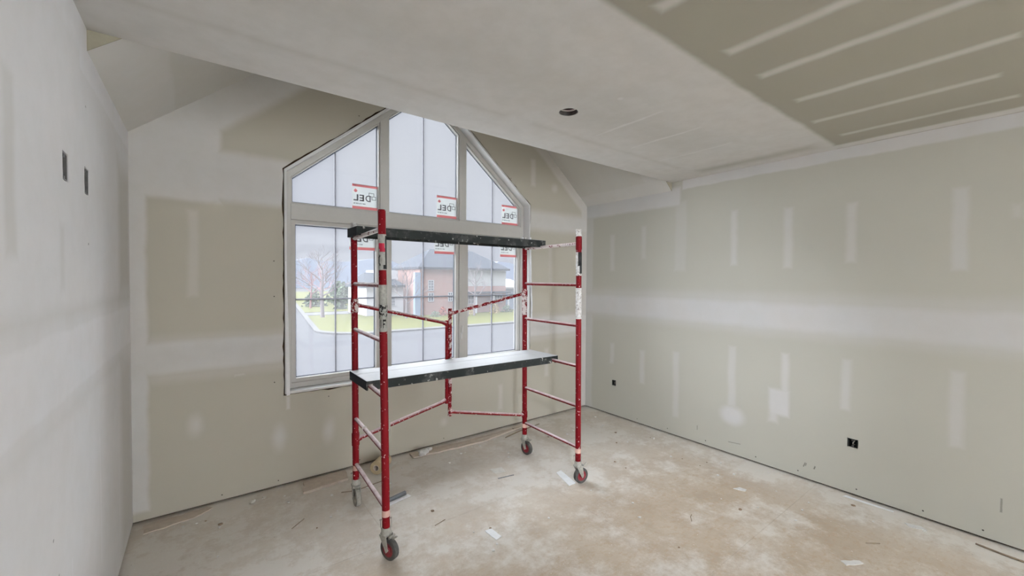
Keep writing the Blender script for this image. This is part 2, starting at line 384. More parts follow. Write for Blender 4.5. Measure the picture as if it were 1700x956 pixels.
def glass_material():
    k = NM('veiled_window_glass'); t = k.t; k.n.remove(k.b)
    out = k.n['Material Output']
    tr = k.N('ShaderNodeBsdfTransparent'); tr.inputs[0].default_value = (.97, .98, .99, 1)
    tl = k.N('ShaderNodeBsdfTranslucent'); tl.inputs[0].default_value = (.94, .94, .965, 1)
    gl = k.N('ShaderNodeBsdfGlossy'); gl.inputs['Roughness'].default_value = .03
    mx = k.N('ShaderNodeMixShader'); mx.inputs[0].default_value = GLASS_VEIL; k.l.new(tr.outputs[0], mx.inputs[1]); k.l.new(tl.outputs[0], mx.inputs[2])
    fr = k.N('ShaderNodeFresnel'); fr.inputs[0].default_value = 1.25
    mx2 = k.N('ShaderNodeMixShader'); k.l.new(fr.outputs[0], mx2.inputs[0]); k.l.new(mx.outputs[0], mx2.inputs[1]); k.l.new(gl.outputs[0], mx2.inputs[2])
    k.l.new(mx2.outputs[0], out.inputs[0]); return k.m
GLASS_VEIL = .036  # share of translucent veil that paints haze over the outside view
M_GLASS = glass_material()
def sticker_material(name, c):
    k = NM(name); k.n.remove(k.b); out = k.n['Material Output']
    df = k.N('ShaderNodeBsdfDiffuse'); tl = k.N('ShaderNodeBsdfTranslucent')
    for nd in (df, tl): nd.inputs[0].default_value = (*c, 1)
    mx = k.N('ShaderNodeMixShader'); mx.inputs[0].default_value = .34; k.l.new(df.outputs[0], mx.inputs[1]); k.l.new(tl.outputs[0], mx.inputs[2]); k.l.new(mx.outputs[0], out.inputs[0]); return k.m
M_STK = sticker_material('sticker_film', (.80, .82, .82)); M_STKPINK = sticker_material('sticker_pink_print', (.92, .40, .42)); M_STKINK = sticker_material('sticker_grey_print', (.22, .22, .23))

# ================================================================== ROOM SHELL
floor_ = MB().box(XL - .15, YB - .1, -.12, XR + .15, D + .17, -.020).build('floor', M_DARK, kind='structure')
rows = [(D + .15, 2.25), (2.25, 1.03), (1.03, -.19), (-.19, -1.41), (-1.41, -2.63), (-2.63, -3.85), (-3.85, YB - .05)]
joints = [[.85], [2.0, -.44], [.80, 3.24], [2.0, -.44], [.80, 3.24], [2.0, -.44], [.80, 3.24]]
for (y1, y0), js in zip(rows, joints):
    xs = sorted([XL - .1, XR + .1] + [j for j in js if XL - .05 < j < XR + .05])
    for a, b in zip(xs[:-1], xs[1:]):
        MB().box(a + .0004, y0 + .0004, -.0195, b - .0004, y1 - .0004, 0).build('subfloor_panel', M_FLOOR, floor_)
GAP = .017
T = .013
# outlet and switch cut-outs
def hole(u0, u1, v0, v1, seed): return rough([(u0, v0), (u1, v0), (u1, v1), (u0, v1)], .018, .0025, seed)
R_HOLES = [(.797, .857, .338, .400), (2.880, 2.933, .336, .398)]
L_HOLES = [(1.862, 1.930, 1.803, 1.893), (2.163, 2.240, 1.808, 1.908)]
# side walls
prof = [(YB, GAP), (D, GAP), (D, HS), (YE, HS), (YE, HC + .02), (YB, HC + .02)]
MB().prism(prof, YZ, XR, XR + T, [hole(*h, 11 + i) for i, h in enumerate(R_HOLES)]).build('wall_right', M_RIGHT, kind='structure')
MB().prism([(YB, GAP), (D, GAP), (D, HS), (YE, HS), (YE, HC + .02), (YB, HC + .02)], YZ, XL - T, XL, [hole(*h, 31 + i) for i, h in enumerate(L_HOLES)]).build('wall_left', M_LEFT, kind='structure')
# front gable wall with the pentagon window
O = [(.476, .663), (2.752, .663), (2.752, 2.277), (1.614, 3.222), (.476, 2.277)]
gap_out = rough(inset(O, -.010), .05, .006, 5)
MB().prism([(XL, GAP), (XR, GAP), (XR, HS), (XM, APEX), (XL, HS)], XZ, D, D + T, [gap_out]).build('wall_front', M_FRONT, kind='structure')
MB().prism([(XL - .2, -.3), (XR + .2, -.3), (XR + .2, HS), (XM, APEX + .15), (XL - .2, HS)], XZ, D + .135, D + .16, [inset(O, .002)]).build('wall_outside', M_BACK, kind='structure')
MB().prism(inset(O, -.06), XZ, D + .020, D + .034, [inset(O, -.0005)]).build('trim_4', M_PLATE_SHADE, kind='structure')  # framing ring coloured dark for the shade round the jamb
# bare board edge where the vault starts, its shade put into the colour
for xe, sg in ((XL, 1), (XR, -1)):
    MB().prism([(xe, HS - .0005), (xe + sg * .097, HC - .0005), (xe, HC - .0005)], XZ, YE - .004, YE - .0002).build('trim_5', M_BARE_SHADE, kind='structure')
# back wall, behind the camera, already coated
MB().prism([(XL, GAP), (XR, GAP), (XR, HC + .02), (XL, HC + .02)], XZ, YB - T, YB).build('wall_back', M_BACK, kind='structure')
# outer sheathing of the side and back walls
MB().box(XR + .10, YB - .12, -.3, XR + .12, D + .135, HC + .24).build('wall_outside', M_BACK, kind='structure')
MB().box(XL - .12, YB - .12, -.3, XL - .10, D + .135, HC + .24).build('wall_outside', M_BACK, kind='structure')
MB().box(XL - .099, YB - .12, -.3, XR + .099, YB - .10, HC + .24).build('wall_outside', M_BACK, kind='structure')
# sill plates, coloured dark for the shade in the gap under the board
MB().box(XL - .06, D + .03, -.001, XR + .06, D + .09, .05).build('trim_1', M_PLATE_SHADE, kind='structure')
MB().box(XR + .03, YB, -.001, XR + .09, D + .017, .05).build('trim_2', M_PLATE_SHADE, kind='structure')
MB().box(XL - .09, YB, -.001, XL - .03, D + .017, .05).build('trim_3', M_PLATE_SHADE, kind='structure')
# flat ceiling with the round cut-out for the can light
LX, LY, LR = 1.652, 1.665, .054
circ = [(LX + LR * math.cos(2 * math.pi * i / 32), LY + LR * math.sin(2 * math.pi * i / 32)) for i in range(32)]
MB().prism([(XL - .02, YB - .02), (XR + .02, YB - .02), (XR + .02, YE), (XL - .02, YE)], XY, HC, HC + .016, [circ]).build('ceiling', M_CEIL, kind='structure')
MB().box(XL - .099, YB - .099, HC + .20, XR + .099, YE, HC + .22).build('ceiling_deck', M_DARK, kind='structure')
# vault over the window
th = .12
for nm, s in (('ceiling_slope', -1), ('ceiling_slope', 1)):
    xe = XL if s < 0 else XR
    MB().prism([(xe, HS), (XM, APEX), (XM, APEX + th), (xe + s * .0, HS + th)], XZ, YE, D + .134).build(nm, M_SLOPE, kind='structure')
MB().prism([(XL, HC + .02), (XR, HC + .02), (XR, HS + th), (XM, APEX + .1), (XL, HS + th)], XZ, YE - T, YE - .0005).build('wall_gable', M_BACK, kind='structure')

# ================================================================== WINDOW
win = empty('window_1', (1.614, D + .12, .663), 'white pentagon window of six panes in the front wall', kind='structure')
YF = D + .088; YG = D + .128; YO = D + .172
ring = lambda a, b, y0, y1, nm, mt: MB().prism(a, XZ, y0, y1, [b]).build(nm, mt, win, bevel=.002)
# jamb boards: one for each side of the opening
Oi = inset(O, .015)
for i in range(5):
    j = (i + 1) % 5
    MB().prism([O[i], O[j], Oi[j], Oi[i]], XZ, D - .005, YF + .03).build('jamb_board', M_JAMB, win)
ring(inset(O, .0155), inset(O, .056), YF, YO, 'outer_frame', M_VINYL)
mull = [(1.199, 1.270), (1.957, 2.029)]
ZT0, ZT1 = 1.937, 2.055
ztop = lambda x: 2.277 + SL * (min(x, 3.228 - x) - .476) - .060
MB().box(.530, YF - .004, ZT0, 2.698, YO, ZT1).build('transom', M_VINYL, win, bevel=.003)
for a, b in mull:
    MB().box(a, YF - .002, .717, b, YO, ZT0 - .0005).build('mullion', M_VINYL, win, bevel=.003)
    MB().prism([(a, ZT1 + .0005), (b, ZT1 + .0005), (b, ztop(b)), (a, ztop(a))], XZ, YF - .002, YO).build('mullion', M_VINYL, win, bevel=.003)
lower = [[(x0, .718), (x1, .718), (x1, ZT0 - .001), (x0, ZT0 - .001)] for x0, x1 in ((.532, 1.1985), (1.2705, 1.9565), (2.0295, 2.696))]
zt = lambda x: 2.277 + SL * (min(x, 3.228 - x) - .476) - .073
xc = 1.614
upper = [[(.532, ZT1 + .001), (1.1985, ZT1 + .001), (1.1985, zt(1.1985)), (.532, zt(.532))],
         [(1.2705, ZT1 + .001), (1.9565, ZT1 + .001), (1.9565, zt(1.9565)), (xc, zt(xc)), (1.2705, zt(1.2705))],
         [(2.0295, ZT1 + .001), (2.696, ZT1 + .001), (2.696, zt(2.696)), (2.0295, zt(2.0295))]]
panes = []
for k, b in enumerate(lower + upper):
    w = .030 if k < 3 else .010
    nm = 'sash' if k < 3 else 'glazing_bead'
    ring(b, inset(b, w), YF + .010, YG + .03, nm, M_VINYL)
    g = inset(b, w - .004)
    MB().prism(inset(b, w + .0005), XZ, YG + .009, YG + .012, [inset(b, w + .009)]).build('spacer', M_SPACER, win)
    pane = MB().prism(inset(b, w + .0002), XZ, YG, YG + .004).build('window_pane', M_GLASS, win); panes.append(pane)
    # grille bars behind the glass
    gi = inset(b, w + .001); xs = [p[0] for p in gi]
    xm = {0: .856, 1: 1.612, 2: 2.369}[k % 3]
    def topz(x):
        return gi[2][1] if k < 3 else 2.277 + SL * (min(x, 3.228 - x) - .476) - .073 - (w + .001) * 1.3
    MB().prism([(xm - .006, gi[0][1]), (xm + .006, gi[0][1]), (xm + .006, topz(xm + .006)), (xm - .006, topz(xm - .006))], XZ, YG + .014, YG + .022).build('grille_bar', M_MUNTIN, win)
    if k < 3: MB().box(min(xs), YG + .0145, 1.331, max(xs), YG + .0215, 1.345).build('grille_bar', M_MUNTIN, win)
cr = MB(); cr.box(1.972, YF - .012, .93, 1.984, YF - .002, .985); cr.tube([(1.978, YF - .014, .985), (1.978, YF - .03, 1.0), (1.978, YF - .032, 1.06)], .005, 8)
cr.build('latch_lever', M_JAMB, win, smooth=True)

# stickers: paper labels on the glass, printed to be read from outside
def sticker(x0, z0, w, h, label):
    y = YG - .0012
    o = MB().box(x0, y, z0, x0 + w, y + .0008, z0 + h).build('window_sticker', M_STK)
    tag(o, label, 'sticker', 'manufacturer labels left on the window panes')
    P = lambda u, v: (x0 + u * w, z0 + (1 - v) * h)
    def patch(rects=(), polys=(), nm='print', mt=M_STKINK, lay=1):
        b = MB()
        for (u0, v0, u1, v1) in rects:
            a = P(u0, v1); c = P(u1, v0); b.box(a[0], y - .0004 * lay, a[1], c[0], y - .00005, c[1])
        for pl, hl in polys: b.prism([P(*q) for q in pl], XZ, y - .0004 * lay, y - .00005, [[P(*q) for q in h_] for h_ in hl])
        return b.build(nm, mt, o)
    patch([(0, .0, 1, .10)], nm='top_band', mt=M_STKPINK); patch([(0, .885, 1, 1)], nm='bottom_band', mt=M_STKPINK)
    patch([(0, 0, 1, .012), (.05, .055, .14, .07)], nm='band_line', lay=2)
    leaf = [(.13, .17), (.155, .225), (.19, .21), (.18, .255), (.215, .27), (.165, .315), (.165, .33), (.095, .33), (.095, .315), (.045, .27), (.08, .255), (.07, .21), (.105, .225)]
    patch(polys=[(leaf, [])], nm='leaf_mark', mt=M_STKPINK)
    arc = lambda cx, cz, rx, rz: [(cx - rx * math.sin(math.pi * i / 10), cz - rz * math.cos(math.pi * i / 10)) for i in range(11)]
    D_out = [(.725, .41)] + arc(.64, .54, .125, .13) + [(.725, .67)]
    D_in = [(.675, .455)] + arc(.635, .54, .075, .085) + [(.675, .625)]
    patch([(.175, .41, .235, .67), (.05, .62, .235, .67), (.40, .41, .46, .67), (.285, .41, .46, .455), (.285, .52, .46, .565), (.285, .62, .46, .67)], [(D_out, [D_in])], nm='lettering')
    sq = lambda u0, v0, u1, v1: ([(u0, v0), (u1, v0), (u1, v1), (u0, v1)], [[(u0 + .02, v0 + .02), (u1 - .02, v0 + .02), (u1 - .02, v1 - .02), (u0 + .02, v1 - .02)]])
    patch(polys=[sq(.645, .30, .865, .455)], nm='logo_square'); patch(polys=[sq(.77, .435, .94, .58)], nm='logo_square', lay=2)
    rr = random.Random(3); u = .05; small = []
    while u < .52:
        wd = rr.choice((.018, .028, .022)); small.append((u, .755, u + wd, .795)); u += wd + rr.choice((.012, .035))
    patch(small, nm='small_print')
    return o
SW, SH = .206, .203
for x0, z0, lb in [(.983, 2.070, 'pink and white glass label in the upper left pane, beside the tall near post'),
                   (1.739, 2.072, 'pink and white glass label in the tall centre pane under the peak'),
                   (2.477, 2.069, 'pink and white glass label in the upper right pane, smallest looking of the top three')]:
    sticker(x0, z0, SW, SH, lb)
for x0, z0, lb in [(.960, 1.735, 'pink and white glass label in the lower left pane, behind the scaffold platform end'),
                   (1.716, 1.735, 'pink and white glass label half hidden by the platform, lower centre pane'),
                   (2.460, 1.735, 'pink and white glass label half hidden by the platform, lower right pane')]:
    sticker(x0, z0, SW, SH, lb)

# ================================================================== WALL BOXES AND CEILING LIGHT
def wall_box(name, x, sgn, h, label, mat, grp, wires):
    """open electrical box set into the wall at x; sgn = the way it goes back"""
    y0, y1, z0, z1 = h; g = .0035; dep = .055; e = sgn
    root = MB(); t = .003
    def bx(ya, za, yb, zb, d0, d1):
        xs = sorted((x + e * d0, x + e * d1)); root.box(xs[0], ya, za, xs[1], yb, zb)
    bx(y0 + g, z0 + g, y1 - g, z1 - g, dep, dep + t)
    bx(y0 + g, z0 + g, y0 + g + t, z1 - g, .002, dep); bx(y1 - g - t, z0 + g, y1 - g, z1 - g, .002, dep)
    bx(y0 + g + t, z0 + g, y1 - g - t, z0 + g + t, .002, dep); bx(y0 + g + t, z1 - g - t, y1 - g - t, z1 - g, .002, dep)
    o = root.build(name, mat); tag(o, label, 'electrical box', grp)
    ym = (y0 + y1) / 2
    for k, (dy, curl) in enumerate(wires):
        w_ = MB().tube([(x + e * .050, ym + dy, z1 - .012), (x + e * .025, ym + dy * 1.2, z1 - .022), (x + e * .018, ym + dy + curl, (z0 + z1) / 2), (x + e * .022, ym + dy + curl * 2, z0 + .02), (x + e * .04, ym + dy, z0 + .014)], .0032, 7)
        w_.build('wire', M_WIRE if k == 0 else M_BLACK, o, smooth=True)
    for zz in (z0 + g + .008, z1 - g - .008):
        xs = sorted((x + e * .003, x + e * .012)); MB().box(xs[0], ym - .006, zz - .004, xs[1], ym + .006, zz + .004).build('screw_lug', M_STEELBOX, o)
    return o
wall_box('outlet_box', XR, 1, R_HOLES[0], 'open black outlet box with loose wires, low on right wall, nearer one', M_BOX, 'open outlet boxes in the right wall', [(-.004, .004), (.010, -.003)])
wall_box('outlet_box', XR, 1, R_HOLES[1], 'small dark outlet opening low on right wall near the far corner', M_BOX, 'open outlet boxes in the right wall', [(.0, .003)])
wall_box('switch_box', XL, -1, L_HOLES[0], 'open grey box high on left wall, left one of two', M_STEELBOX, 'open boxes in the left wall', [(-.01, .005), (.012, .0)])
wall_box('switch_box', XL, -1, L_HOLES[1], 'open grey box high on left wall, right one nearer the corner', M_STEELBOX, 'open boxes in the left wall', [(.0, .005), (.016, -.003)])

lt = empty('recessed_light', (LX, LY, HC), 'round recessed ceiling light can without its trim, in flat ceiling', 'ceiling light')
up = frame_mat((LX, LY, HC), (0, 0, 1), (0, 1, 0))
MB().lathe([(LR - .003, .001), (LR - .003, .14), (.0005, .14)], up, 32).build('can_housing', M_STEELBOX, lt, smooth=True)
MB().lathe([(LR - .0035, .024), (LR - .014, .024), (LR - .014, .030), (LR - .0035, .030), (LR - .0035, .024)], up, 32).build('white_collar', M_JAMB, lt, smooth=True)
MB().lathe([(.036, .139), (.036, .046), (.034, .042), (.0005, .042)], up, 24).build('lamp_socket', M_REDINK, lt, smooth=True)
MB().tube([(LX - .03, LY - .02, HC + .12), (LX - .01, LY - .035, HC + .06), (LX + .02, LY - .03, HC + .07), (LX + .03, LY, HC + .13)], .004, 8).build('wire', M_BLACK, lt, smooth=True)

# ================================================================== SCAFFOLD
legs = {'NL': (.759, 2.140, .782, 2.140), 'FL': (.801, 2.780, .8115, 2.780), 'NR': (2.190, 2.090, 2.2025, 2.090), 'FR': (2.2005, 2.730, 2.214, 2.730)}
def P(leg, z):
    a = legs[leg]; t = (1.86 - z) / (1.86 - .155); return Vector((a[0] + (a[2] - a[0]) * t, a[1] + (a[3] - a[1]) * t, z))
sc = empty('scaffold', (1.5, 2.44, 0), 'red rolling scaffold splashed with white plaster, standing before the window', 'scaffold')
RP = .0205
def post(k, mt):
    b = MB().tube([P(k, .158), P(k, 1.855), P(k, 1.862)], [RP, RP, RP - .003], 20); return b.build('post', mt, sc, smooth=True)
p_nl = post('NL', M_POST); p_fl = post('FL', M_POST); p_nr = post('NR', M_POST); p_fr = post('FR', M_POST)
def sleeve(k, z0, z1, par, nm, mt, extra=.0008, n=24, arc=None):
    M = frame_mat(P(k, z0), P(k, z1) - P(k, z0), (0, 1, 0)); h = (P(k, z1) - P(k, z0)).length
    return MB().lathe([(RP - .001, 0), (RP + extra, 0), (RP + extra, h), (RP - .001, h)], M, n, arc).build(nm, mt, par, smooth=True)
def curved(k, par, nm, mt, shapes, ex=.0016):
    """print on a post: shapes are (azimuth0, azimuth1, z0, z1) in world azimuth"""
    b = MB()
    for a0, a1, z0, z1 in shapes:
        vs = []; fs = []; n = 6
        for i in range(n + 1):
            t = a0 + (a1 - a0) * i / n
            for zz in (z0, z1):
                c = P(k, zz); vs.append(c + Vector((math.cos(t), math.sin(t), 0)) * (RP + ex))
        for i in range(n): fs.append((2 * i, 2 * i + 2, 2 * i + 3, 2 * i + 1))
        b.add(vs, fs)
    return b.build(nm, mt, par, smooth=True)
sl = sleeve('NL', 1.545, 1.732, p_nl, 'decal', M_GREYLABEL)
av = math.atan2(-2.14, -.77)                               # azimuth that faces the room
curved('NL', p_nl, 'decal_print', M_REDINK, [(av - .85, av + .55, 1.655, 1.685), (av - .6, av + .7, 1.64, 1.66)], .0018)
curved('NL', p_nl, 'decal_print', M_INK, [(av + .75, av + 1.4, 1.55, 1.725), (av + .2, av + .75, 1.55, 1.572), (av - .95, av - .7, 1.575, 1.615), (av - .7, av - .45, 1.566, 1.578), (av - .7, av - .45, 1.612, 1.624)], .0018)
sl2 = sleeve('NL', 1.220, 1.467, p_nl, 'decal', M_GREYLABEL)
rr = random.Random(5); sh = []
for i in range(46):
    a = av + rr.uniform(-1.2, 1.2); z = rr.uniform(1.295, 1.355); sh.append((a, a + rr.uniform(.08, .4), z, z + rr.uniform(.003, .012)))
sh += [(av - 1.2, av - .95, 1.29, 1.365), (av - .1, av + .05, 1.24, 1.285), (av - .1, av + .7, 1.275, 1.285), (av - .1, av + .4, 1.257, 1.265), (av - .6, av - .45, 1.24, 1.285)]
curved('NL', p_nl, 'decal_print', M_INK, sh, .0018)
sleeve('NR', 1.815, 1.866, p_nr, 'plaster_cap', M_WHITECAKE, .0015); sleeve('NR', 1.53, 1.70, p_nr, 'plaster_coat', M_WHITECAKE, .001)
avr = math.atan2(-2.09, -2.19)
curved('NR', p_nr, 'decal_print', M_INK, [(avr - .2, avr + 1.5, 1.60, 1.70), (avr + .3, avr + 1.5, 1.545, 1.60)], .0016)
sleeve('NR', 1.215, 1.44, p_nr, 'plaster_coat', M_WHITECAKE, .001)
sleeve('NR', 1.72, 1.81, p_nr, 'collar', M_POST, .0025)
sleeve('FL', 1.79, 1.864, p_fl, 'plaster_cap', M_WHITECAKE, .001)
sleeve('FR', 1.79, 1.864, p_fr, 'plaster_cap', M_WHITECAKE, .001); sleeve('FR', 1.20, 1.42, p_fr, 'plaster_coat', M_WORN, .0008)
for k, pp in (('NL', p_nl), ('FL', p_fl), ('NR', p_nr), ('FR', p_fr)): sleeve(k, .228, .262, pp, 'decal_band', M_PINK, .0006)
# rungs
for a, b in (('FL', 'NL'), ('FR', 'NR')):
    for i, z in enumerate((.268, .572, .868, 1.166, 1.464, 1.762)):
        p, q = P(a, z), P(b, z); d = (q - p).normalized()
        rung = MB().tube([p + d * (RP - .004), q - d * (RP - .004)], .0125, 16).build('rung', M_RUNGW if i >= 5 else M_RUNG, sc, smooth=True)
        if a == 'FL' and i == 1:
            c = p.lerp(q, .36); MB().tube([c - d * .008, c + d * .008], .0165, 16).build('clamp_ring', M_WHITECAKE, rung, smooth=True)
# folding gate brace between the two back posts
def gp(x, z): t = (x - .81) / (2.21 - .81); return Vector((x, 2.780 + t * (2.730 - 2.780), z))
MB().tube([gp(.822, 1.325), gp(.86, 1.316), gp(1.43, 1.178), gp(1.466, 1.166)], [.017, .0125, .0125, .017], 14).build('brace_arm', M_BRACE, sc, smooth=True)
MB().tube([gp(.822, .432), gp(.86, .442), gp(1.43, .572), gp(1.466, .585)], [.020, .0135, .0135, .017], 14).build('brace_arm', M_BRACE, sc, smooth=True)
MB().tube([gp(1.508, 1.238), gp(1.55, 1.248), gp(2.16, 1.373), gp(2.195, 1.383)], [.015, .0125, .0125, .015], 14).build('brace_arm', M_WORN, sc, smooth=True)
MB().tube([gp(1.508, .493), gp(1.55, .480), gp(2.15, .347), gp(2.195, .338)], [.015, .0125, .0125, .017], 14).build('brace_arm', M_BRACE, sc, smooth=True)
MB().tube([gp(1.474, .560), gp(1.474, 1.190)], .013, 16).build('brace_post', M_POST, sc, smooth=True)
MB().tube([gp(1.500, .460), gp(1.500, 1.278)], .0145, 16).build('brace_post', M_WORN, sc, smooth=True)
for k, z0, z1, mt, pp in (('FL', 1.275, 1.365, M_WORN, p_fl), ('FL', .395, .475, M_POST, p_fl), ('FR', 1.35, 1.41, M_WORN, p_fr), ('FR', .315, .365, M_POST, p_fr)):
    sleeve(k, z0, z1, pp, 'hinge_collar', mt, .004)
pn = P('NL', .68); MB().box(pn.x + .018, pn.y - .004, .655, pn.x + .030, pn.y + .006, .74).build('locking_plate', M_CASTER, p_nl)

# casters: fork, wheel disc, tyre, brake pedal and the bail pin through the leg
def caster(k, axis, lean, dusty, pedal=True, pin=True):
    top = P(k, .162); ax = Vector((axis[0], axis[1], 0)).normalized(); tr = Vector((lean[0], lean[1], 0)).normalized()
    R = .056; c = Vector((top.x, top.y, R)) + tr * .026
    fk = MB(); M = frame_mat((top.x, top.y, .128), (0, 0, 1), (0, 1, 0))
    fk.lathe([(.0005, 0), (.030, 0), (.031, .008), (.026, .014), (.026, .030), (.0235, .040), (.0205, .040)], M, 22)
    for s in (-1, 1):
        off = ax * (s * .023)
        a = [Vector((top.x, top.y, .132)) - tr * .026, Vector((top.x, top.y, .132)) + tr * .024, c + tr * .011 + Vector((0, 0, .006)), c - tr * .002 - Vector((0, 0, .012)), c - tr * .012 + Vector((0, 0, .004))]
        lo = [p + off for p in a]; hi = [p + off + ax * (s * .003) for p in a]; n = 5
        fk.add(lo + hi, [tuple(range(n)), tuple(range(2 * n - 1, n - 1, -1))] + [(i, (i + 1) % n, (i + 1) % n + n, i + n) for i in range(n)])
    f = fk.build('caster', M_CASTER, sc, smooth=True)
    W = frame_mat(c - ax * .016, ax)
    MB().lathe([(.036, .001), (R - .006, 0), (R, .004), (R, .028), (R - .006, .032), (.036, .031), (.036, .001)], W, 36).build('tyre', M_TYREG if dusty == 2 else M_TYRE, f, smooth=True)
    MB().lathe([(.0520, .0002), (.0510, -.0012), (.040, -.0012), (.039, .0002)], W, 36).build('tyre_rim', M_CASTER, f, smooth=True)
    MB().lathe([(.0005, .002), (.012, .0), (.014, .005), (.030, .006), (.039, .0005), (.0395, .0165), (.039, .0315), (.030, .026), (.014, .027), (.012, .032), (.0005, .030)], W, 32).build('wheel_disc', M_HUB if dusty < 2 else M_TYREG, f, smooth=True)
    M2 = frame_mat(c - ax * .028, ax); MB().lathe([(.0005, 0), (.007, 0), (.007, .056), (.0005, .056)], M2, 12).build('axle_bolt', M_CASTER, f, smooth=True)
    if pedal:
        q = Vector((top.x, top.y, .128)) + tr * .03
        pd = MB().tube([q - tr * .02, q + tr * .022 + Vector((0, 0, -.006)), q + tr * .05 + Vector((0, 0, .012))], [.009, .007, .004], 8)
        pd.tube([q + ax * .02 + tr * .012, q - ax * .02 + tr * .012], .006, 8); pd.build('brake_pedal', M_CASTER, f, smooth=True)
    if pin:
        z = .212; e = R_.copy(); e.z = 0; e.normalize(); c0 = P(k, z)
        pb = MB().tube([c0 - e * .034 + Vector((0, 0, -.008)), c0 + e * .030 + Vector((0, 0, .006))], .0038, 8)
        pb.tube([c0 - e * .030 + Vector((0, 0, -.006)), c0 - e * .029 - Vector((0, 0, .045)), c0 - e * .014 - F_ * .022 - Vector((0, 0, .062)), c0 + e * .014 - F_ * .022 - Vector((0, 0, .060)), c0 + e * .029 - Vector((0, 0, .042)), c0 + e * .028 + Vector((0, 0, .004))], .0016, 6)
        pb.build('bail_pin', M_CASTER, f, smooth=True)
    return f
caster('NL', (-.918, -.397), (.397, -.918), 0)
caster('FL', (-.99, .03), (-.1, -.99), 2, pedal=True, pin=True)
caster('NR', (-.174, -.984), (.984, -.174), 0)
caster('FR', (-.99, -.14), (.14, -.99), 1, pin=False)

# work platforms hooked over the rungs
def platform(z, xl, xr, yf, yr, seam, skew, label, dk, hh=.055):
    root = empty('work_platform', ((xl + xr) / 2, (yf + yr) / 2, z), label, 'platform', 'scaffold work platforms')
    dy = skew
    Y = lambda x, y: y + dy * (x - xl) / (xr - xl)
    g = .003; th_ = .012
    for a, b in ((yf + .003, seam - g), (seam + g, yr - .003)):
        pl = [(xl + .003, Y(xl, a)), (xr - .003, Y(xr, a)), (xr - .003, Y(xr, b)), (xl + .003, Y(xl, b))]
        MB().prism(pl, XY, z - th_, z).build('deck_board', dk, root)
    zr = z - hh
    # notched side rails
    w = .0140; rz = .868 if z < 1.2 else 1.762
    rung_top = rz + .0135
    def rung_x(a, b, y):
        p, q = P(a, rz), P(b, rz); return p.x + (q.x - p.x) * (y - p.y) / (q.y - p.y)
    for y0, y1 in ((yf, yf + .003), (yr - .003, yr)):
        nl = rung_x('FL', 'NL', y0); nr = rung_x('FR', 'NR', y0 + dy)
        prof_ = [(xl, z - .0015), (xl, zr), (nl - w, zr), (nl - w, rung_top), (nl + w, rung_top), (nl + w, zr), (nr - w, zr), (nr - w, rung_top), (nr + w, rung_top), (nr + w, zr), (xr, zr), (xr, z - .0015)]
        MB().prism(prof_, lambda u, v, w_: Vector((u, Y(u, w_), v)), y0, y1).build('side_rail', M_RAIL, root)
    for x0, x1 in ((xl, xl + .003), (xr - .003, xr)):
        xa = x0
        MB().prism([(Y(xa, yf + .003), zr + .0), (Y(xa, yr - .003), zr), (Y(xa, yr - .003), z - .002), (Y(xa, yf + .003), z - .002)], YZ, x0, x1).build('end_rail', M_BLACK, root)
    for i in range(5):                                   # cross ribs under the deck
        x = xl + .18 + (xr - xl - .36) * i / 4
        MB().box(x - .015, Y(x, yf + .004), z - .034, x + .015, Y(x, yr - .004), z - th_ - .0005).build('cross_rib', M_RAIL, root)
    return root
platform(.900, .764, 2.250, 2.407, 2.752, 2.622, -.045, 'lower scaffold platform, pale dusty boards with black sides, at knee rung height', M_DECK)
platform(1.818, .748, 2.238, 2.535, 2.735, 2.640, -.030, 'upper scaffold platform seen edge on, black sides streaked with plaster', M_DECK, .056)


# fill light added out of view behind the camera, bounced off the back wall
FILL_W = 500.0
def fill_light():
    x, y = 2.75, -3.0
    t = empty('fill_light', (x, y, 0), 'added twin head fill light on tripod, facing the back wall', 'fill light')
    for i in range(3):
        a = 2 * math.pi * i / 3 + .4
        MB().tube([(x + .02 * math.cos(a), y + .02 * math.sin(a), .62), (x + .42 * math.cos(a), y + .42 * math.sin(a), .008)], .012, 8).build('leg', M_BLACK, t, smooth=True)
    MB().tube([(x, y, .50), (x, y, 1.30)], .016, 12).build('pole', M_POST, t, smooth=True)
    MB().tube([(x - .30, y, 1.30), (x + .30, y, 1.30)], .014, 10).build('crossbar', M_POST, t, smooth=True)
    for s in (-1, 1):
        c = Vector((x + s * .21, y, 1.30)); Mx = Matrix.Translation(c) @ Matrix.Rotation(math.radians(-24), 4, 'X')
        h = MB().box(-.13, -.03, -.09, .13, .04, .09, Mx).build('lamp_head', M_BLACK, t, bevel=.006)
        MB().box(-.115, -.0345, -.075, .115, -.031, .075, Mx).build('lens', M_JAMB, h)
        ld = bpy.data.lights.new('fill_lamp', 'AREA'); ld.shape = 'RECTANGLE'; ld.size = .22; ld.size_y = .14; ld.energy = FILL_W; ld.color = (.88, .95, 1.09)
        lo = bpy.data.objects.new('fill_lamp', ld); COL.objects.link(lo); lo.parent = t; lo.matrix_parent_inverse = t.matrix_basis.inverted()
        lo.location = Mx @ Vector((0, -.040, 0)); lo.rotation_euler = (math.radians(-90 - 24), 0, 0)
fill_light()

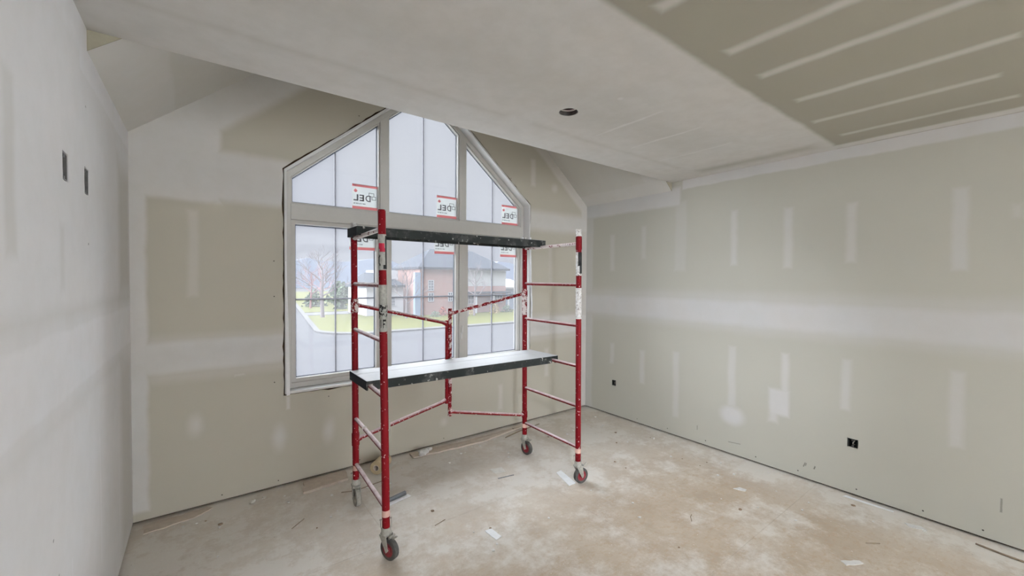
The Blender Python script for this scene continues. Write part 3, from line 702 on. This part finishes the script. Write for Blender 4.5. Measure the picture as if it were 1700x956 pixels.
CORNER_FILL_W = 270.0  # fill spot added out of view to brighten the far right corner
def corner_fill():
    x, y = .10, -.75
    t = empty('corner_fill', (x, y, 0), 'added single head fill spot on tripod behind the camera, aimed at the far right corner', 'fill light')
    for i in range(3):
        a = 2 * math.pi * i / 3 + .2
        MB().tube([(x + .02 * math.cos(a), y + .02 * math.sin(a), .62), (x + .34 * math.cos(a), y + .34 * math.sin(a), .008)], .012, 8).build('leg', M_BLACK, t, smooth=True)
    MB().tube([(x, y, .50), (x, y, 1.62)], .016, 12).build('pole', M_POST, t, smooth=True)
    c = Vector((x, y, 1.72)); aim = (Vector((3.6, 2.80, .55)) - c).normalized(); M = frame_mat(c, aim)
    h = MB().lathe([(.0005, -.10), (.05, -.10), (.09, -.02), (.11, .05), (.105, .05), (.085, -.015), (.0005, -.03)], M, 24).build('lamp_head', M_BLACK, t, smooth=True)
    ld = bpy.data.lights.new('corner_fill_lamp', 'SPOT'); ld.energy = CORNER_FILL_W; ld.color = (.90, .96, 1.06); ld.spot_size = math.radians(54); ld.spot_blend = 1.0; ld.shadow_soft_size = .10
    lo = bpy.data.objects.new('corner_fill_lamp', ld); COL.objects.link(lo); lo.parent = t; lo.matrix_parent_inverse = t.matrix_basis.inverted()
    lo.location = c + aim * .16; lo.rotation_euler = aim.to_track_quat('-Z', 'Y').to_euler()
corner_fill()

# ================================================================== DEBRIS ON THE FLOOR
def flat_scrap(name, pts, label, cat, mt, th_=.002, group=None, curl=0, z=0.0006):
    b = MB(); c = Vector((sum(p[0] for p in pts) / len(pts), sum(p[1] for p in pts) / len(pts)))
    b.prism(pts, XY, z, z + th_)
    if curl:
        b.v = [(x, y, zz + curl * ((Vector((x, y)) - c).length / .1) ** 2 * (1 if i % 2 else .4)) for i, (x, y, zz) in enumerate(b.v)]
    o = b.build(name, mt); return tag(o, label, cat, group)
flat_scrap('tape_strip', [(2.184, 2.300), (2.238, 2.305), (2.186, 2.098), (2.122, 2.098)], 'long white tape strip lying by the right front wheel', 'tape strip', M_PAPERTAPE, .006)
flat_scrap('tape_strip', rough([(1.335, 2.015), (1.378, 2.013), (1.385, 1.915), (1.340, 1.905)], .02, .002, 3), 'crinkled white tape piece on open floor between the front wheels', 'tape strip', M_PAPERTAPE, .003, curl=.002)
flat_scrap('plaster_flake', rough([(3.045, 1.365), (3.10, 1.345), (3.105, 1.30), (3.075, 1.295)], .02, .004, 4), 'white plaster flake alone on floor toward the right wall', 'flake', M_CHIP, .004, curl=.003)
flat_scrap('paper_scrap', rough([(1.80, 2.66), (1.90, 2.63), (1.88, 2.55), (1.80, 2.57)], .02, .004, 6), 'whitish torn paper scrap on floor inside the scaffold', 'paper scrap', M_SCRAP, .002, curl=.002)
flat_scrap('splinter', [(1.77, 2.50), (1.90, 2.475), (1.90, 2.468), (1.77, 2.492)], 'thin grey sliver beside the whitish paper scrap', 'splinter', M_BEAD, .003)
flat_scrap('board_offcut', rough([(.58, 3.27), (.555, 3.115), (.86, 3.14), (.88, 3.29)], .04, .006, 8), 'dusty kraft board offcut lying at window wall left of the scaffold', 'offcut', M_KRAFT, .016)
flat_scrap('paper_strip', rough([(1.40, 3.275), (1.40, 3.19), (1.75, 3.165), (2.05, 3.14), (2.40, 3.19), (2.56, 3.21), (2.50, 3.25), (2.0, 3.24), (1.7, 3.26)], .07, .009, 9), 'long torn kraft paper strip along the foot of window wall', 'paper strip', M_KRAFT, .013, curl=.0002)
def crumple(name, c, r, label, cat, mt, seed, flat=.5, base=.001):
    rnd = random.Random(seed); bm = bmesh.new(); bmesh.ops.create_icosphere(bm, subdivisions=2, radius=r)
    for v in bm.verts:
        v.co *= rnd.uniform(.55, 1.35); v.co.z = max(-r * .3, v.co.z * flat); v.co += Vector(c)
    zmin = min(v.co.z for v in bm.verts)
    for v in bm.verts: v.co.z -= zmin - base
    me = bpy.data.meshes.new(name); bm.to_mesh(me); bm.free(); me.materials.append(mt)
    o = bpy.data.objects.new(name, me); COL.objects.link(o); return tag(o, label, cat)
crumple('torn_tape_wad', (1.485, 3.195, .02), .045, 'torn white paper tape wad on kraft strip under the window', 'paper wad', M_CHIP, 4, .75, .0155)
crumple('torn_tape_wad', (1.57, 3.25, .02), .022, 'small white tape curl just right of the torn wad', 'paper wad', M_CHIP, 5, .8, .0155)
flat_scrap('paper_scrap', rough([(-.29, 3.27), (-.28, 3.17), (-.05, 3.20), (.05, 3.27), (.02, 3.30)], .04, .01, 21), 'torn drywall paper curl in the left corner by the wall foot', 'paper scrap', M_KRAFT, .006, curl=.001)
crumple('plastic_scrap', (2.47, 3.23, .01), .018, 'small black plastic bit at the window wall behind right rear wheel', 'scrap', M_BLACK, 31, .7)
crumple('plaster_lump', (.262, 3.20, .01), .018, 'crumbly plaster lump at wall foot left of the board offcut', 'lump', M_SCRAP, 9, .5)
crumple('plaster_lump', (.33, 3.22, .01), .014, 'smaller plaster lump right of the crumbly wall foot lump', 'lump', M_SCRAP, 10, .5)
# roll end of masking paper leaning at the wall, seen behind the left front post
ro = empty('paper_roll', (1.12, 3.13, 0), 'short roll of tan masking paper behind the left front post', 'paper roll')
A = frame_mat((1.055, 3.10, .052), (.72, .69, .0), (0, 0, 1))
MB().lathe([(.024, 0), (.050, 0), (.051, .003), (.051, .155), (.050, .158), (.024, .158), (.024, 0)], A, 28).build('wound_paper', M_TAN, ro, smooth=True)
MB().lathe([(.019, -.001), (.0235, -.001), (.0235, .159), (.019, .159), (.019, -.001)], A, 20).build('core_tube', M_KRAFT, ro, smooth=True)
flp = MB().prism([(1.07, 3.10), (1.10, 3.07), (1.27, 3.20), (1.23, 3.26)], XY, .006, .008); flp.build('loose_end', M_SCRAP, ro)
bd = empty('corner_bead', (1.03, 2.68, 0), 'dark grey corner bead offcut with white paper flange behind the near left post', 'corner bead')
MB().box(0, 0, .002, .175, .018, .022, Matrix.Translation((.955, 2.652, 0)) @ Matrix.Rotation(.22, 4, 'Z')).build('metal_angle', M_BEAD, bd)
MB().box(0, -.04, .001, .185, -.001, .003, Matrix.Translation((.955, 2.652, 0)) @ Matrix.Rotation(.20, 4, 'Z')).build('paper_flange', M_PAPERTAPE, bd)
def stick(name, pts, r, label, mt=M_TWIG): return tag(MB().tube(pts, r, 6).build(name, mt), label, 'stick' if name != 'nail' else 'nail')
stick('wood_splinter', [(.77, 2.98, .004), (.86, 2.94, .006), (.98, 2.96, .005), (1.10, 2.97, .008)], .003, 'dark splinter on floor behind the left rear wheel')
stick('wood_splinter', [(2.28, 3.10, .006), (2.48, 3.15, .006), (2.78, 3.19, .006)], .0045, 'long thin stick on floor behind the right rear wheel')
stick('wood_splinter', [(3.02, .62, .004), (3.08, .57, .004)], .002, 'brown splinter on bare floor near right wall')
stick('wood_splinter', [(2.42, 1.33, .003), (2.46, 1.36, .004), (2.49, 1.37, .003)], .002, 'short brown splinter right of the right front wheel')
stick('wood_splinter', [(1.12, 2.24, .003), (1.20, 2.26, .003)], .002, 'thin dark sliver on floor right of the near left post')
stick('wood_splinter', [(.42, 2.72, .003), (.50, 2.79, .003)], .002, 'thin dark sliver on floor left of the scaffold')
stick('wood_splinter', [(3.52, .24, .004), (3.50, .15, .006), (3.49, .0, .006)], .005, 'bent grey strip by right wall at the frame edge')
flat_scrap('tape_strip', [(3.555, .86), (3.59, .85), (3.59, .60), (3.575, .60)], 'narrow white tape sliver along the right wall foot', 'tape strip', M_PAPERTAPE, .002)
flat_scrap('plaster_flake', rough([(3.44, .50), (3.47, .53), (3.50, .46), (3.47, .43)], .02, .003, 14), 'white plaster flake near right wall foot, right of the narrow sliver', 'flake', M_CHIP, .004, curl=.002)
flat_scrap('plaster_flake', rough([(2.70, .63), (2.72, .66), (2.80, .60), (2.79, .58)], .02, .003, 15), 'pale curled flake on bare floor at bottom right', 'flake', M_CHIP, .004, curl=.003)
stick('tape_tail', [(2.747, D - .012, 1.94), (2.752, D - .014, 1.7), (2.758, D - .013, 1.45), (2.772, D - .012, 1.25), (2.768, D - .012, 1.08)], .010, 'white strip of torn tape hanging down the right side of window', M_PAPERTAPE)
flp = MB().prism([(.479, 1.62), (.486, 1.62), (.499, 1.2), (.503, .95), (.506, .655), (.484, .652), (.480, 1.1)], XZ, D - .0085, D - .0062).build('tape_tail', M_PAPERTAPE)
tag(flp, 'white strip of torn tape hanging down the left side of window', 'tape strip')
COL.objects['tape_tail']['category'] = 'tape strip'
# loose chips: each its own small object, sharing three meshes
rnd = random.Random(12)
chip_meshes = []
for i in range(4):
    n = rnd.choice((5, 6, 7)); r = .011
    pl = [(r * rnd.uniform(.5, 1.2) * math.cos(2 * math.pi * j / n), r * rnd.uniform(.4, 1.1) * math.sin(2 * math.pi * j / n)) for j in range(n)]
    b = MB().prism(pl, XY, 0, .0045); me_o = b.build('plaster_chip', M_CHIP if i < 3 else M_CHIPB); chip_meshes.append(me_o.data); bpy.data.objects.remove(me_o)
spots = []
for i in range(95):
    x = rnd.uniform(.0, 3.5); y = rnd.uniform(.9, 3.2)
    if i < 40: x, y = (rnd.uniform(-.2, 3.4), rnd.gauss(3.05, .14)) if i < 22 else (rnd.gauss(3.35, .12), rnd.uniform(.2, 3.1))
    if not (XL + .05 < x < XR - .04 and .2 < y < D - .05): continue
    spots.append((x, y))
for i, (x, y) in enumerate(spots):
    dark = i % 5 == 4
    o = bpy.data.objects.new('wood_crumb' if dark else 'plaster_chip', chip_meshes[3 if dark else i % 3]); COL.objects.link(o)
    s = rnd.uniform(.5, 1.25); o.location = (x, y, .0004); o.rotation_euler = (0, 0, rnd.uniform(0, 6.28)); o.scale = (s, s, s)
    if dark: tag(o, 'tiny dark wood crumb lying on dusty subfloor', 'crumb', 'dark crumbs on the floor')
    else: tag(o, 'tiny white plaster chip lying on dusty subfloor', 'chip', 'plaster chips on the floor')

# ================================================================== OUTSIDE (the room is upstairs; ground is 2.9 m below the floor)
GZ = -2.9
def ground_mat(name, a, b, sc_, bumpy=0):
    k = NM(name); k.b.inputs['Roughness'].default_value = .95; k.b.inputs['Specular IOR Level'].default_value = .1
    k.color(k.mix(k.ramp(k.noise(sc_, 4, .6), .3, .7), a, b)); return k.m
M_ROAD = ground_mat('wet_asphalt', (.024, .0245, .028), (.028, .0285, .0325), .4)
M_LAWN = ground_mat('winter_lawn', (.040, .0425, .003), (.050, .051, .005), .5)
M_CONC = ground_mat('pale_concrete', (.05, .05, .051), (.058, .057, .058), .8)
M_BOUNCE = ground_mat('pale_bounce_ground', (.44, .44, .43), (.50, .50, .49), .8)  # unseen ground made pale to bounce daylight up to the ceiling
M_BARK = plain('grey_bark', (.13, .11, .115), .9, .1, scale=8)
M_BARKR = plain('reddish_twigs', (.22, .12, .12), .9, .1, scale=8)
M_HEDGE = plain('dull_green_foliage', (.075, .10, .065), .9, .1, var=.2, scale=6)
M_STRAW = plain('straw_grass', (.25, .19, .09), .9, .1, var=.15, scale=6)
M_REDLEAF = plain('red_leaf', (.22, .06, .04), .9, .1, var=.15, scale=6)
M_SIDING = plain('grey_siding', (.32, .32, .32), .8, .2, var=.03)
M_WTRIM = plain('white_house_trim', (.36, .36, .38), .7, .2, var=.02)
M_ROOF = plain('slate_shingles', (.018, .023, .032), .9, .1, var=.08, scale=3)
M_PANE = plain('dark_far_pane', (.06, .07, .09), .3, .4)
M_HILL = plain('misty_woods', (.24, .28, .36), .95, .05, var=.08, scale=.1)
def brick_mat():
    k = NM('red_brick'); k.b.inputs['Roughness'].default_value = .9
    sep = k.N('ShaderNodeSeparateXYZ'); k.l.new(k.pos(), sep.inputs[0]); c = k.N('ShaderNodeCombineXYZ'); k.l.new(k.math('ADD', sep.outputs[0], sep.outputs[1]), c.inputs[0]); k.l.new(sep.outputs[2], c.inputs[1])
    br = k.N('ShaderNodeTexBrick'); k.l.new(c.outputs[0], br.inputs['Vector']); br.inputs['Scale'].default_value = 4.0
    br.inputs['Color1'].default_value = (.28, .155, .13, 1); br.inputs['Color2'].default_value = (.25, .135, .11, 1); br.inputs['Mortar'].default_value = (.25, .21, .2, 1)
    k.color(br.outputs[0]); return k.m
M_BRICK = brick_mat()
MB().box(-150, -60, GZ - .5, 260, 330, GZ - .06).build('street', M_ROAD, kind='structure')
def slab(name, pts, z0, z1, mt): return MB().prism(pts, XY, z0, z1).build(name, mt, kind='structure')
# corner lawn with a rounded kerb
def round_corner(c, r, a0, a1, n=8): return [(c[0] + r * math.cos(a0 + (a1 - a0) * i / n), c[1] + r * math.sin(a0 + (a1 - a0) * i / n)) for i in range(n + 1)]
lawn = round_corner((11.4, 37.6), 3.4, math.pi, math.pi * 1.5) + [(60, 34.2), (60, 52.6), (9.4, 52.6)]
slab('lawn', lawn, GZ - .1, GZ + .04, M_LAWN)
kerb = round_corner((11.5, 37.2), 4.0, math.pi, math.pi * 1.5) + [(60, 33.2), (60, 34.15), *[(p[0], p[1]) for p in reversed(round_corner((11.4, 37.6), 3.42, math.pi, math.pi * 1.5))], (14.6, 90), (14.0, 90)]
slab('kerb', kerb, GZ - .1, GZ + .06, M_CONC)
slab('sidewalk', [(9.9, 53.2), (60, 52.7), (60, 56.5), (10.4, 57.6)], GZ - .1, GZ + .03, M_CONC)
slab('far_lawn', [(10.6, 58), (60, 57), (120, 150), (21, 150)], GZ - .1, GZ + .04, M_LAWN)
slab('verge', [(-60, 60), (5.2, 60), (8.5, 150), (-60, 150)], GZ - .1, GZ + .04, M_LAWN)
slab('front_bounce_ground', [(-40, 4.5), (40, 4.5), (40, 20), (-40, 20)], GZ - .1, GZ + .04, M_BOUNCE)

def tree(name, base, h, spread, seed, label, mt, depth=5, r0=.16, trunk_h=None, group=None):
    rnd_ = random.Random(seed); root = empty(name, base, label, 'tree', group); tb = MB(); bb = MB()
    base = Vector(base); th0 = trunk_h or h * .28; top = base + Vector((rnd_.uniform(-.1, .1), 0, th0))
    tb.tube([base - Vector((0, 0, .1)), base + Vector((0, 0, .3)), top], [r0 * 1.25, r0, r0 * .8], 8)
    tb.tube([top, top + Vector((.1, 0, h * .3)), top + Vector((0, .1, h * .52))], [r0 * .8, r0 * .45, r0 * .15], 6)
    def grow(p, d, ln, r, lv):
        q = p + d * ln; mid = p.lerp(q, .5) + Vector((rnd_.uniform(-1, 1), rnd_.uniform(-1, 1), rnd_.uniform(-.3, .6))) * ln * .06
        bb.tube([p, mid, q], [r, r * .8, r * .55], 4 if lv > 2 else 3, cap=False)
        if lv <= 0: return
        for i in range(3 if lv > 1 else 3):
            a = Vector((rnd_.uniform(-1, 1), rnd_.uniform(-1, 1), rnd_.uniform(-.25, .9)))
            nd = (d * 1.0 + a * .75).normalized(); st = p.lerp(q, rnd_.uniform(.45, 1.0))
            grow(st, nd, ln * rnd_.uniform(.55, .78), r * .55, lv - 1)
    nb = 9
    for i in range(nb):
        t = i / (nb - 1); a = i * 2.4 + rnd_.uniform(-.4, .4); p = top + Vector((0, 0, t * h * .42))
        d = Vector((math.cos(a) * spread, math.sin(a) * spread, .55 + .7 * t)).normalized()
        grow(p, d, h * (.26 - .10 * t), r0 * (.42 - .2 * t), depth - 1)
    tb.build('trunk', mt, root, smooth=True); bb.build('branches', mt, root, kind='stuff', recalc=False)
    return root
tree('bare_tree', (10.9, 49.8, GZ), 8.2, 1.05, 1, 'large bare street tree on the corner lawn, seen through lower left pane', M_BARK, 5, .22, 2.4)
tree('bare_tree', (12.8, 66, GZ), 6.6, .9, 2, 'slim bare tree behind the large bare street tree', M_BARKR, 4, .14, 2.0)
tree('bare_tree', (16.8, 78, GZ), 8.5, 1.0, 3, 'reddish bare tree far back, right of the large street tree', M_BARKR, 4, .2, 2.0)
tree('bare_tree', (9.6, 95, GZ), 10, 1.0, 4, 'reddish bare tree farthest down the left street', M_BARKR, 4, .2, 2.2)
tree('bare_tree', (18.2, 43.5, GZ), 6.8, .85, 5, 'pale bare tree before the low white house', M_BARK, 4, .13, 1.6)
tree('bare_tree', (26.4, 42.4, GZ), 6.3, 1.0, 6, 'bare tree before the grey siding of brick house', M_BARK, 4, .13, 2.2)
tree('bare_tree', (40.5, 58, GZ), 8.5, .8, 7, 'reddish bare tree at the right end of the brick house', M_BARKR, 4, .16, 1.2)
tree('bare_tree', (25.0, 41.5, GZ), 3.0, .9, 8, 'small bare sapling before the brick wall', M_BARK, 3, .05, 1.0)

def shrub(base, r, h, seed, label, mt, n=220):
    rnd_ = random.Random(seed); b = MB(); b0 = Vector(base)
    for i in range(n):
        a = rnd_.uniform(0, 6.28); t = rnd_.random() ** .6; z = rnd_.random()
        p = b0 + Vector((math.cos(a) * r * t * (1 - .5 * z * z), math.sin(a) * r * t * (1 - .5 * z * z), h * z * (1.1 - .35 * t)))
        s = h * .10; d1 = Vector((rnd_.uniform(-1, 1), rnd_.uniform(-1, 1), rnd_.uniform(-1, 1))).normalized() * s; d2 = Vector((rnd_.uniform(-1, 1), rnd_.uniform(-1, 1), rnd_.uniform(-1, 1))).normalized() * s
        b.add([p - d1, p + d2, p + d1, p - d2], [(0, 1, 2, 3)])
    st = MB().tube([b0 - Vector((0, 0, .05)), b0 + Vector((0, 0, h * .6))], h * .03, 5)
    root = empty('shrub', base, label, 'shrub'); b.build('foliage', mt, root, kind='stuff', recalc=False); st.build('stem', M_BARK, root)
shrub((23.3, 44.6, GZ), .55, 1.1, 1, 'red leaved shrub at the foot of brick wall', M_REDLEAF)
shrub((21.7, 43.4, GZ), .8, .7, 2, 'low green shrub on lawn before the brick house', M_HEDGE)
shrub((30.6, 44.2, GZ), .7, 1.5, 3, 'tall straw coloured grass clump before the grey siding', M_STRAW)
shrub((26.6, 44.0, GZ), 1.0, .7, 4, 'low straw grass clump left of the tall straw clump', M_STRAW)
shrub((32.9, 44.6, GZ), .9, 1.0, 5, 'green shrub right of the straw grass clumps', M_HEDGE)
shrub((16.0, 62, GZ), .9, 3.0, 6, 'narrow green conifer beyond the sidewalk', M_HEDGE)
shrub((14.2, 70, GZ), 1.8, 2.6, 7, 'broad green bush beyond the slim bare tree', M_HEDGE, 320)
shrub((19.5, 76, GZ), 2.4, 4.0, 8, 'tall green bush far back near the low house', M_HEDGE, 320)
shrub((17.2, 47.5, GZ), .9, 1.2, 9, 'grey green bush at the corner of low white house', M_HEDGE)

def far_window(par, x0, x1, z0, z1, y, nx, nz):
    f = MB(); f.box(x0, y - .06, z0, x1, y, z0 + .08); f.box(x0, y - .06, z1 - .08, x1, y, z1); f.box(x0, y - .06, z0, x0 + .08, y, z1); f.box(x1 - .08, y - .06, z0, x1, y, z1)
    for i in range(1, nx): xx = x0 + (x1 - x0) * i / nx; f.box(xx - .03, y - .05, z0, xx + .03, y, z1)
    for i in range(1, nz): zz = z0 + (z1 - z0) * i / nz; f.box(x0, y - .05, zz - .03, x1, y, zz + .03)
    fr = f.build('window', M_WTRIM, par); MB().box(x0 + .08, y - .025, z0 + .08, x1 - .08, y - .005, z1 - .08).build('pane', M_PANE, fr)
def hip_roof(x0, x1, y0, y1, z0, z1, inx, t=.25):
    ym = (y0 + y1) / 2; b = MB(); v = [(x0, y0, z0), (x1, y0, z0), (x1, y1, z0), (x0, y1, z0), (x0 + inx, ym, z1), (x1 - inx, ym, z1)]
    b.add(v, [(0, 1, 5, 4), (1, 2, 5), (2, 3, 4, 5), (3, 0, 4), (3, 2, 1, 0)])
    b.box(x0, y0, z0 - t, x1, y1, z0 - .001); return b
h1 = empty('brick_house', (27.4, 50, GZ), 'large red brick house with grey siding and hipped slate roof, across the street', 'house')
MB().box(20.95, 46, GZ, 25.45, 54, 2.72).build('brick_wall', M_BRICK, h1)
MB().box(25.46, 46.02, .62, 33.78, 54, 2.72).build('siding_wall', M_SIDING, h1)
MB().box(25.46, 46.02, GZ, 33.78, 54, .61).build('brick_wall', M_BRICK, h1)
MB().box(25.46, 45.0, -.35, 33.9, 46.0, -.1).build('porch_roof', M_ROOF, h1)
for x in (25.7, 28.4, 31.1, 33.6): MB().box(x - .09, 45.05, GZ, x + .09, 45.2, -.36).build('porch_post', M_WTRIM, h1)
hip_roof(20.6, 34.2, 45.6, 54.4, 2.98, 5.5, 3.6).build('roof', M_ROOF, h1)
far_window(h1, 22.02, 22.78, .06, 1.40, 45.99, 2, 4); far_window(h1, 22.02, 22.78, -1.25, -.15, 45.99, 2, 2); far_window(h1, 24.75, 25.38, -1.3, -.12, 45.99, 2, 3)
far_window(h1, 31.8, 33.2, -1.6, -.5, 46.0, 3, 2); far_window(h1, 27.6, 28.6, -1.7, -.6, 46.0, 2, 2)
MB().box(20.2, 45.7, GZ, 20.9, 46.2, 2.3).build('downpipe_bay', plain('pale_blue_siding', (.17, .22, .30), .8, .2), h1)
h2 = empty('low_house', (19.0, 50, GZ), 'low pale house with grey roof left of the brick house', 'house')
MB().box(15.4, 48.5, GZ, 19.9, 56, .45).build('wall', M_WTRIM, h2)
hip_roof(15.1, 20.0, 48.1, 56.4, .75, 2.3, 1.2).build('roof', M_ROOF, h2)
MB().box(17.4, 50, 1.4, 19.8, 55, 2.6).build('dormer', M_WTRIM, h2)
far_window(h2, 18.35, 18.85, -1.8, -.7, 48.49, 2, 3); far_window(h2, 16.2, 16.9, -1.8, -.7, 48.49, 2, 3)
h3 = empty('garage', (35.8, 50, GZ), 'pale blue garage at the right end of brick house', 'garage')
MB().box(34.3, 48, GZ, 38.5, 53, .2).build('wall', plain('pale_blue_wall', (.20, .23, .30), .8, .2), h3); hip_roof(34.1, 38.8, 47.7, 53.3, .45, 1.6, 1.0).build('roof', M_WTRIM, h3)
# misty wooded ridge far away
rg = random.Random(2); top = []
for i in range(61):
    x = -160 + i * 8; top.append((x, 9.5 + 2.2 * math.sin(i * .5) + 1.5 * math.sin(i * 1.3 + 1) + rg.uniform(-.8, .8)))
MB().prism([(-160, GZ - 1)] + [(320, GZ - 1)] + list(reversed(top)), XZ, 215, 240).build('hills', M_HILL, kind='structure')
